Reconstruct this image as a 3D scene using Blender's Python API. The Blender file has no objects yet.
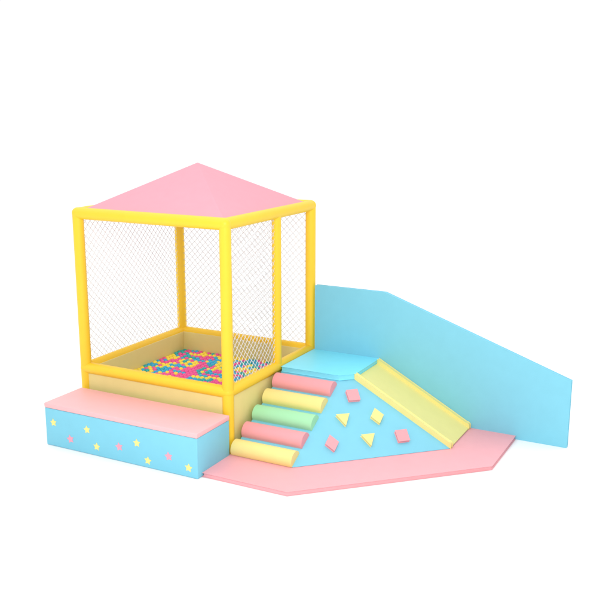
import bpy, bmesh, math, random
from mathutils import Vector, Matrix

random.seed(11)
scene = bpy.context.scene
COL = scene.collection

# ------------------------------------------------------------------ materials
def vinyl(name, rgb, rough=0.5, spec=0.35, bump=0.04, scale=9.0, mottle=0.03, sheen=0.0):
    m = bpy.data.materials.new(name)
    m.use_nodes = True
    nt = m.node_tree
    b = nt.nodes['Principled BSDF']
    b.inputs['Roughness'].default_value = rough
    b.inputs['Specular IOR Level'].default_value = spec
    tc = nt.nodes.new('ShaderNodeTexCoord')
    n1 = nt.nodes.new('ShaderNodeTexNoise')
    n1.inputs['Scale'].default_value = scale
    n1.inputs['Detail'].default_value = 3
    nt.links.new(tc.outputs['Object'], n1.inputs['Vector'])
    ramp = nt.nodes.new('ShaderNodeMix')
    ramp.data_type = 'RGBA'
    lo = [max(0, c * (1 - mottle)) for c in rgb]
    hi = [min(1, c * (1 + mottle)) for c in rgb]
    ramp.inputs[6].default_value = (*lo, 1)
    ramp.inputs[7].default_value = (*hi, 1)
    nt.links.new(n1.outputs['Fac'], ramp.inputs[0])
    nt.links.new(ramp.outputs[2], b.inputs['Base Color'])
    if bump:
        n2 = nt.nodes.new('ShaderNodeTexNoise')
        n2.inputs['Scale'].default_value = 4.0
        n2.inputs['Detail'].default_value = 2
        nt.links.new(tc.outputs['Object'], n2.inputs['Vector'])
        bp = nt.nodes.new('ShaderNodeBump')
        bp.inputs['Strength'].default_value = bump
        bp.inputs['Distance'].default_value = 0.05
        nt.links.new(n2.outputs['Fac'], bp.inputs['Height'])
        nt.links.new(bp.outputs['Normal'], b.inputs['Normal'])
    return m

M = {
    'floor':   vinyl('studio_white_floor', (0.90, 0.90, 0.90), 0.7, 0.2, 0, 1, 0.0),
    'yellow':  vinyl('yellow_padding', (0.86, 0.575, 0.032), 0.42, 0.35),
    'roof':    vinyl('pink_canvas', (0.80, 0.33, 0.40), 0.6, 0.25),
    'pink':    vinyl('pink_vinyl', (0.80, 0.335, 0.37), 0.5, 0.3),
    'lid':     vinyl('pale_pink_vinyl', (0.84, 0.455, 0.475), 0.5, 0.3),
    'mat':     vinyl('pink_mat_vinyl', (0.82, 0.385, 0.42), 0.5, 0.3),
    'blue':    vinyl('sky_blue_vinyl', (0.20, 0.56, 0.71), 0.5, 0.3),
    'top':     vinyl('top_lit_blue_vinyl', (0.22, 0.77, 0.95), 0.42, 0.35),  # block's blue with strong overhead light painted into the colour
    'cream':   vinyl('cream_vinyl', (0.74, 0.64, 0.26), 0.55, 0.3),
    'lemon':   vinyl('lemon_vinyl', (0.83, 0.70, 0.26), 0.5, 0.3),
    'slide':   vinyl('pale_lemon_vinyl', (0.82, 0.74, 0.27), 0.42, 0.35),
    'mint':    vinyl('mint_vinyl', (0.345, 0.72, 0.42), 0.5, 0.3),
    'net':     vinyl('white_cord', (0.69, 0.70, 0.71), 0.8, 0.1, 0),
    'star_y':  vinyl('yellow_star_print', (0.84, 0.73, 0.25), 0.5, 0.3, 0),
    'star_p':  vinyl('pink_star_print', (0.82, 0.34, 0.44), 0.5, 0.3, 0),
    'b_pink':  vinyl('pink_ball_plastic', (0.80, 0.09, 0.33), 0.3, 0.45, 0),
    'b_yellow': vinyl('yellow_ball_plastic', (0.88, 0.72, 0.06), 0.3, 0.45, 0),
    'b_blue':  vinyl('blue_ball_plastic', (0.02, 0.42, 0.68), 0.3, 0.45, 0),
    'b_teal':  vinyl('teal_ball_plastic', (0.02, 0.42, 0.42), 0.3, 0.45, 0),
}

# ------------------------------------------------------------------ helpers
def obj(name, bm, mat, parent=None, sharp=35, bevel=0.0, seg=3):
    if bevel:
        bmesh.ops.remove_doubles(bm, verts=bm.verts, dist=1e-5)
        es = [e for e in bm.edges if len(e.link_faces) == 2 and e.calc_face_angle(0) > math.radians(12)]
        bmesh.ops.bevel(bm, geom=es, offset=bevel, segments=seg, profile=0.5, affect='EDGES', clamp_overlap=True)
    bmesh.ops.recalc_face_normals(bm, faces=bm.faces)
    me = bpy.data.meshes.new(name)
    bm.to_mesh(me); bm.free()
    for m in (mat if isinstance(mat, list) else [mat]):
        me.materials.append(m)
    for p in me.polygons: p.use_smooth = True
    me.set_sharp_from_angle(angle=math.radians(sharp))
    o = bpy.data.objects.new(name, me)
    COL.objects.link(o)
    if parent is not None:
        o.parent = parent
        if parent.type == 'EMPTY':
            o.matrix_parent_inverse = Matrix.Translation(parent.location).inverted()
    return o

def tag(o, label, cat, group=None, kind=None):
    if label: o['label'] = label
    if cat: o['category'] = cat
    if group: o['group'] = group
    if kind: o['kind'] = kind
    return o

def thing(name, label, cat, loc, group=None):
    e = bpy.data.objects.new(name, None)
    e.empty_display_size = 0.2
    COL.objects.link(e)
    e.location = loc
    return tag(e, label, cat, group, 'thing')

def box(x0, x1, y0, y1, z0, z1, bm=None):
    bm = bm or bmesh.new()
    bmesh.ops.create_cube(bm, size=1, matrix=Matrix.Translation(((x0+x1)/2, (y0+y1)/2, (z0+z1)/2)) @
                          Matrix.Diagonal((x1-x0, y1-y0, z1-z0, 1)))
    return bm

def prism(pts, vec, bm=None):
    """closed prism: polygon pts (3-D) swept along vec"""
    bm = bm or bmesh.new()
    a = [bm.verts.new(p) for p in pts]
    b = [bm.verts.new(Vector(p) + Vector(vec)) for p in pts]
    n = len(pts)
    bm.faces.new(a); bm.faces.new(list(reversed(b)))
    for i in range(n):
        bm.faces.new((a[i], a[(i+1) % n], b[(i+1) % n], b[i]))
    return bm

def tube(p0, p1, r, cap=True, seg=28, bm=None, rings=6):
    """round padded tube with hemispherical ends (cap) or flat ends"""
    bm = bm or bmesh.new()
    p0, p1 = Vector(p0), Vector(p1)
    d = (p1 - p0).normalized()
    s = d.orthogonal().normalized(); t = d.cross(s)
    prof = []
    if cap:
        for i in range(1, rings + 1):
            a = math.pi/2 * i / rings
            prof.append((p0 - d * r * math.cos(a), r * math.sin(a)))
        for i in range(rings, 0, -1):
            a = math.pi/2 * i / rings
            prof.append((p1 + d * r * math.cos(a), r * math.sin(a)))
        ends = (p0 - d * r, p1 + d * r)
    else:
        prof = [(p0, r), (p1, r)]; ends = (p0, p1)
    rings_v = []
    for c, rr in prof:
        rings_v.append([bm.verts.new(c + (s * math.cos(2*math.pi*k/seg) + t * math.sin(2*math.pi*k/seg)) * rr) for k in range(seg)])
    for A, B in zip(rings_v, rings_v[1:]):
        for k in range(seg):
            bm.faces.new((A[k], A[(k+1) % seg], B[(k+1) % seg], B[k]))
    for c, R in ((ends[0], rings_v[0]), (ends[1], rings_v[-1])):
        v = bm.verts.new(c)
        for k in range(seg):
            bm.faces.new((v, R[k], R[(k+1) % seg]))
    return bm

# ------------------------------------------------------------------ dimensions (metres)
W, D = 2.0, 1.973
ZT, ZM, APEX = 2.5753, 0.727, 3.129
R_ = 0.066
WY = 1.933                    # front face of the blue partition
MAT = 0.045

# ------------------------------------------------------------------ the setting
bm = bmesh.new()
bmesh.ops.create_grid(bm, x_segments=8, y_segments=8, size=300)
tag(obj('floor', bm, M['floor']), None, None, kind='structure')

# ------------------------------------------------------------------ ball pit house
house = thing('ball_pit_house', 'yellow padded frame play house with pink pyramid roof and mesh sides around a ball pit',
              'play house', (-1, D/2, 0))
# corner posts
for x, y in ((-W, 0), (0, 0), (0, D), (-W, D)):
    obj('post', tube((x, y, 0.003), (x, y, ZT), 0.0635, cap=False), M['yellow'], house)
MID = D * 0.5573
obj('post', tube((0, MID, ZM), (0, MID, ZT), 0.055, cap=False), M['yellow'], house)
# top rails and pit rim rails
for z in (ZT, ZM):
    nm = 'top_rail' if z == ZT else 'pit_rim_rail'
    obj(nm, tube((-W, 0, z), (0, 0, z), R_ + .0015), M['yellow'], house)
    obj(nm, tube((-W, D, z), (0, D, z), R_ + .0015), M['yellow'], house)
    obj(nm, tube((-W, 0, z), (-W, D, z), R_ - .0005), M['yellow'], house)
    obj(nm, tube((0, 0, z), (0, D, z), R_ - .0005), M['yellow'], house)
# roof
bm = bmesh.new()
zb = ZT + 0.004
i_ = -0.022
base = [bm.verts.new(p) for p in ((-W+i_, i_, zb), (-i_, i_, zb), (-i_, D-i_, zb), (-W+i_, D-i_, zb))]
ap = bm.verts.new((-W/2, D/2, APEX))
bm.faces.new(list(reversed(base)))
for k in range(4):
    bm.faces.new((base[k], base[(k+1) % 4], ap))
obj('roof', bm, M['roof'], house, sharp=20, bevel=0.008, seg=3)
# pit wall panels (foam boards standing between the posts)
T0, T1 = -0.03, 0.072
zp0, zp1 = 0.05, ZM + 0.012
obj('pit_wall', box(-W, 0, T0, T1, zp0, zp1), M['cream'], house, bevel=0.006)
obj('pit_wall', box(-W, 0, D-T1, D-T0, zp0, zp1), M['cream'], house, bevel=0.006)
obj('pit_wall', box(-W+T0, -W+T1, T1+.0006, D-T1-.0006, zp0, zp1-.002), M['cream'], house, bevel=0.006)
obj('pit_wall', box(-T1, -T0, T1+.0006, D-T1-.0006, zp0, zp1-.002), M['cream'], house, bevel=0.006)
BALL_R = 0.0325
BALL_Z = 0.468
obj('pit_floor', box(-W+T1+.004, -T1-.004, T1+.004, D-T1-.004, 0.36, BALL_Z-BALL_R-.001), M['cream'], house)

# nets: knotless diagonal cords clipped to each bay
def net(origin, ux, width, z0, z1, cell=0.086, r=0.0031):
    bm = bmesh.new()
    ux = Vector(ux)
    nrm = ux.cross(Vector((0, 0, 1))).normalized()
    def cord(a, b, off):
        pa = Vector(origin) + ux*a[0] + Vector((0, 0, a[1])) + nrm*off
        pb = Vector(origin) + ux*b[0] + Vector((0, 0, b[1])) + nrm*off
        tube(pa, pb, r, cap=False, seg=6, bm=bm)
    h = z1 - z0
    n = int((width + h) / cell) + 2
    for k in range(n):
        c = (k + 0.35) * cell
        # rising: u - v = c - h   ; falling: u + v = c
        u0, v0 = (c - h, 0.0) if c - h >= 0 else (0.0, h - c)
        L = min(width - u0, h - v0)
        if L > 0.01: cord((u0, z0+v0), (u0+L, z0+v0+L), r*0.8)
        u0, v0 = (c, 0.0) if c <= width else (width, c - width)
        L = min(u0, h - v0)
        if L > 0.01: cord((u0, z0+v0), (u0-L, z0+v0+L), -r*0.8)
    return bm
obj('net', net((-W, 0, 0), (0, 1, 0), D, ZM+.02, ZT-.02), M['net'], house)
obj('net', net((-W, D, 0), (1, 0, 0), W, ZM+.02, ZT-.02), M['net'], house)
obj('net', net((0, 0, 0), (0, 1, 0), MID, ZM+.02, ZT-.02), M['net'], house)

# ------------------------------------------------------------------ balls in the pit
CAM = Vector((4.959, -7.7201, 3.8068))
def seen(p):
    """does the camera's line to p pass over the front rim and the right rim"""
    d = p - CAM
    for axis, lim in ((1, 0.0), (0, 0.0)):
        t = (lim - CAM[axis]) / d[axis]
        if 0 < t < 1:
            q = CAM + d * t
            o = q[1 - axis]
            lo, hi = ((-W, 0) if axis == 1 else (0, D))
            if lo <= o <= hi and q.z < ZM + R_: return False
    return True
def ball_mesh(mat):
    bm = bmesh.new()
    bmesh.ops.create_uvsphere(bm, u_segments=20, v_segments=12, radius=BALL_R)
    return bm
kinds = ['pink', 'yellow', 'blue', 'teal']
wts = [0.30, 0.29, 0.30, 0.11]
sp = BALL_R * 2 + 0.001
xs0, xs1 = -W + T1 + BALL_R + .003, -T1 - BALL_R - .003
ys0, ys1 = T1 + BALL_R + .003, D - T1 - BALL_R - .003
nx, ny = int((xs1 - xs0) / sp) + 1, int((ys1 - ys0) / sp) + 1
px_, py_ = (xs1 - xs0) / (nx - 1), (ys1 - ys0) / (ny - 1)
grid = {}
cells = []
for j in range(ny):
    for i in range(nx):
        r = random.random()
        if r < 0.22 and i: k = grid[(i-1, j)]
        elif r < 0.44 and j: k = grid[(i, j-1)]
        else: k = random.choices(kinds, wts)[0]
        grid[(i, j)] = k
        p = Vector((xs0 + i*px_ + random.uniform(-.0005, .0005), ys0 + j*py_ + random.uniform(-.0005, .0005),
                    BALL_Z + random.uniform(0, .012)))
        cells.append((p, k))
vis = [c for c in cells if seen(c[0] + Vector((0, 0, BALL_R * .6)))]
vis.sort(key=lambda c: (c[0] - CAM).length)
near = vis[:300]
near_ids = {id(c) for c in near}
rest = [c for c in cells if id(c) not in near_ids]
meshes = {}
for n_, (p, k) in enumerate(near):
    if k not in meshes:
        o = obj('ball', ball_mesh(k), M['b_' + k])
        meshes[k] = o.data
    else:
        o = bpy.data.objects.new('ball', meshes[k]); COL.objects.link(o)
    o.location = p
    tag(o, 'small %s plastic ball in the nearer part of the ball pit' % k, 'ball', '%s balls in the ball pit' % k, 'thing')
src = meshes['pink']
sv = [v.co.copy() for v in src.vertices]; sf = [tuple(p.vertices) for p in src.polygons]
vs_, fs_, mi_ = [], [], []
for p, k in rest:
    b0 = len(vs_)
    vs_ += [v + p for v in sv]
    fs_ += [tuple(i + b0 for i in f) for f in sf]
    mi_ += [kinds.index(k)] * len(sf)
me = bpy.data.meshes.new('ball_bed')
me.from_pydata(vs_, [], fs_)
for k in kinds: me.materials.append(M['b_' + k])
me.polygons.foreach_set('material_index', mi_)
me.polygons.foreach_set('use_smooth', [True] * len(fs_))
me.update()
o = bpy.data.objects.new('ball_bed', me); COL.objects.link(o)
tag(o, 'mass of small mixed pink yellow blue balls filling the far part of the pit', 'balls', kind='stuff')

# ------------------------------------------------------------------ bench with stars
bx0, bx1, by0, by1 = -2.0035, 0.0777, -0.7263, -0.10
bench = thing('bench', 'long sky blue bench with pink cushion lid and printed stars before the play house', 'bench',
              ((bx0+bx1)/2, (by0+by1)/2, 0))
bbody = obj('base', box(bx0+.004, bx1-.004, by0+.004, by1-.004, 0.003, 0.4475), M['blue'], bench, bevel=0.008)
obj('cushion', box(bx0, bx1, by0, by1, 0.4495, 0.5043), M['lid'], bench, bevel=0.010)
def star(cx, cz, rot, R=0.049):
    pts = []
    for k in range(10):
        a = math.pi/2 + rot + k*math.pi/5
        rr = R if k % 2 == 0 else R*0.53
        pts.append((cx + rr*math.cos(a), by0 + .0015, cz + rr*math.sin(a)))
    return prism(pts, (0, .006, 0))
for cx, cz, c, rot in ((-1.88, .286, 'y', .1), (-1.391, .287, 'y', .15), (-1.641, .131, 'p', .25), (-1.264, .111, 'y', -.05),
                       (-.948, .17, 'p', .2), (-.705, .258, 'y', .05), (-.566, .084, 'y', -.1), (-.29, .186, 'p', .15), (-.039, .108, 'y', -.08)):
    s = obj('star', star(cx, cz, rot, .049 if c == 'y' else .053), M['star_' + c], bbody)
    s['label'] = ('yellow' if c == 'y' else 'pink') + ' star printed on the bench front'

# ------------------------------------------------------------------ floor mat
mpts = [(bx1+.002, -.632), (1.079, -.632), (2.7016, .9426), (2.7016, WY-.001), (bx1+.002, WY-.001)]
m_ = obj('floor_mat', prism([(x, y, .003) for x, y in mpts], (0, 0, MAT-.003)), M['mat'], bevel=0.014)
tag(m_, 'flat pink floor mat under the climbing block and slide', 'floor mat', kind='thing')

# ------------------------------------------------------------------ partition panel
wpts = [(.0932, .003), (3.2907, .003), (3.2907, .7913), (1.032, 1.5755), (.0932, 1.5755)]
w_ = obj('partition_panel', prism([(x, WY, z) for x, z in wpts], (0, .055, 0)), M['blue'], bevel=0.007)
tag(w_, 'tall sky blue padded panel with sloping top standing behind the slide', 'partition', kind='thing')

# ------------------------------------------------------------------ climbing block
xl, yb = .080, WY - .005
ZP, ZS = .7447, .683
foot = MAT + .002
block = thing('climbing_block', 'sky blue soft climbing block with five round steps and a climbing face', 'climbing block', (1.0, 0.9, MAT))
F0, F1 = (.845, -.096), (2.167, 1.195)        # foot of the slanted climbing face
P0, P1 = (.845, 1.065), (.978, 1.195)         # its clipped top
bm = bmesh.new()
for x, y in ((xl, F0[1]), F0, F1, (F1[0], yb), (xl, yb)): bm.verts.new((x, y, foot))
for x, y in ((xl, P0[1]), P0, P1, (P1[0], yb), (xl, yb)): bm.verts.new((x, y, ZS))
bmesh.ops.convex_hull(bm, input=list(bm.verts))
bmesh.ops.dissolve_limit(bm, angle_limit=math.radians(2), verts=bm.verts, edges=bm.edges)
obj('body', bm, M['blue'], block, sharp=15, bevel=0.006)
ppts = [(xl+.001, 1.066), (.8445, 1.066), (.978, 1.196), (.978, yb), (xl+.001, yb)]
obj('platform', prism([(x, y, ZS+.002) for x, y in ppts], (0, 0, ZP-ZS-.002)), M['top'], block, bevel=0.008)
# round steps: half cylinders lying across the stepped slope
sl = Vector((0, P0[1]-F0[1], ZS-foot)); Ls = sl.length; sd = sl.normalized()
sn = Vector((0, -sd.z, sd.y))
pitch = Ls / 5
chord, bulge = pitch*.755, .102
for k, c in enumerate(('lemon', 'pink', 'mint', 'lemon', 'pink')):
    s0 = k*pitch + .001
    cen = Vector((0, F0[1], foot)) + sd*(s0 + chord/2) + sn*.001
    pts = []
    for i in range(25):
        a = math.pi * i / 24
        pts.append(cen - sd*(chord/2)*math.cos(a) + sn*bulge*(math.sin(a)**.85))
    poly = [(xl + .008, p.y, max(p.z, foot)) for p in pts]
    st = obj('round_step', prism(poly, (.845 - xl - .010, 0, 0)), M[c], block, sharp=40, bevel=0.0)
    st['label'] = {'lemon': 'lemon yellow', 'pink': 'pink', 'mint': 'mint green'}[c] + ' half round foam step'
# holds on the climbing face
A = Vector((F0[0], F0[1], foot))
U = Vector((F1[0]-F0[0], F1[1]-F0[1], 0)).normalized()
n = Vector((F1[0]-F0[0], F1[1]-F0[1], 0)).cross(Vector((P0[0], P0[1], ZS)) - A).normalized()
if n.z < 0: n = -n
V = n.cross(U)
def hold(cu, cv, shape, mat, lab):
    if shape == 'square':
        q = [(-.066, .069), (.066, .069), (.064, -.069), (-.064, -.069)]
    elif shape == 'diamond':
        q = [(0, .098), (.073, .004), (0, -.095), (-.073, 0)]
    else:
        q = [(-.073, .069), (.073, .067), (-.002, -.072)]
    pts = [A + U*(cu+a) + V*(cv+b) + n*.001 for a, b in q]
    h = obj('climbing_hold', prism(pts, n*.036), M[mat], block, sharp=25, bevel=0.005)
    h['label'] = lab
hold(.909, .812, 'square', 'pink', 'pink square climbing hold near the platform')
hold(.717, .502, 'triangle', 'lemon', 'yellow triangle climbing hold beside the steps')
hold(1.111, .503, 'diamond', 'lemon', 'yellow diamond climbing hold below the slide edge')
hold(.501, .222, 'diamond', 'pink', 'pink diamond climbing hold near the bottom step')
hold(.933, .212, 'triangle', 'lemon', 'yellow triangle climbing hold near the mat')
hold(1.328, .218, 'square', 'pink', 'pink square climbing hold beside the slide foot')

# ------------------------------------------------------------------ slide
slide = thing('slide', 'short pale yellow soft slide running down from the blue platform to the pink mat', 'slide', (1.6, 1.55, MAT))
def sz(x):                                     # height of the block's slope under the slide
    return ZS + (foot - ZS) * (x - P1[0]) / (F1[0] - P1[0])
x0, x1 = .982, F1[0] + .004
y0, y1 = 1.193, WY - .006
t = .058
def prof(h, xe, round_=0.0):
    p = [(x0, sz(x0)+.004), (xe, max(sz(xe), MAT)+.004)]
    if round_:
        for k in range(7):
            a = math.pi/2 * k/6
            p.append((xe - round_ + round_*math.cos(a), sz(xe) + h*.62 + round_*math.sin(a)*.9))
    else:
        p.append((xe, sz(xe) + h))
    p.append((x0, sz(x0) + h))
    return p
obj('slide_bed', prism([(x, y0+t-.001, z) for x, z in prof(.018, x1-.004)], (0, y1-y0-2*t+.002, 0)), M['slide'], slide, sharp=25, bevel=0.003)
for ya in (y0, y1-t):
    obj('side_rail', prism([(x, ya, z) for x, z in prof(.066, x1, .04)], (0, t, 0)), M['slide'], slide, sharp=30, bevel=0.007)

# ------------------------------------------------------------------ light: white studio and one big softbox
DOME_TOP, DOME_DIM = 1.85, 0.30
w = bpy.data.worlds.new('World'); scene.world = w; w.use_nodes = True
bg = w.node_tree.nodes['Background']
nt = w.node_tree
bg.inputs['Color'].default_value = (1, 1, 1, 1)
tc = nt.nodes.new('ShaderNodeTexCoord')
def dome(direction, a0, a1, v0, v1):
    """smooth change of the studio dome's brightness along one direction"""
    d = nt.nodes.new('ShaderNodeVectorMath'); d.operation = 'DOT_PRODUCT'
    d.inputs[1].default_value = Vector(direction).normalized()
    nt.links.new(tc.outputs['Generated'], d.inputs[0])
    m = nt.nodes.new('ShaderNodeMapRange'); m.interpolation_type = 'SMOOTHSTEP'
    for i, v in enumerate((a0, a1, v0, v1)): m.inputs[1 + i].default_value = v
    nt.links.new(d.outputs['Value'], m.inputs[0])
    return m.outputs[0]
mul = nt.nodes.new('ShaderNodeMath'); mul.operation = 'MULTIPLY'
nt.links.new(dome((0, 0, 1), .25, .95, 1.02, DOME_TOP), mul.inputs[0])   # added zenith brightening, lights tops more than fronts
nt.links.new(dome((.70, -.71, 0), .05, .75, 1.0, DOME_DIM), mul.inputs[1])  # added dimming toward front right, offsets the softbox
nt.links.new(mul.outputs[0], bg.inputs['Strength'])
def softbox(name, loc, target, size, power):
    l = bpy.data.lights.new(name, 'AREA'); l.shape = 'SQUARE'; l.size = size; l.energy = power
    l.color = (1, .985, .96)
    o = bpy.data.objects.new(name, l); COL.objects.link(o)
    o.location = loc
    o.rotation_euler = (Vector(target) - Vector(loc)).to_track_quat('-Z', 'Y').to_euler()
softbox('softbox', (4.4, -6.8, 5.3), (-.4, .8, .9), 4.0, 540)

# ------------------------------------------------------------------ camera
cam = bpy.data.cameras.new('camera'); co = bpy.data.objects.new('camera', cam); COL.objects.link(co)
cam.sensor_width = 36; cam.lens = 876.1231 / 612 * 36
cam.clip_start = 0.1; cam.clip_end = 2000
ya, pi_, ro = -0.4780, 0.2269, 0.0024
f = Vector((math.sin(ya)*math.cos(pi_), math.cos(ya)*math.cos(pi_), -math.sin(pi_)))
r = f.cross(Vector((0, 0, 1))).normalized(); u = r.cross(f)
r2 = r*math.cos(ro) + u*math.sin(ro); u2 = -r*math.sin(ro) + u*math.cos(ro)
co.matrix_world = Matrix(((r2.x, u2.x, -f.x, CAM.x), (r2.y, u2.y, -f.y, CAM.y), (r2.z, u2.z, -f.z, CAM.z), (0, 0, 0, 1)))
scene.camera = co

scene.cycles.diffuse_bounces = 5
scene.cycles.max_bounces = 12
vs = scene.view_settings
vs.view_transform = 'Standard'; vs.look = 'None'; vs.exposure = 0; vs.gamma = 1
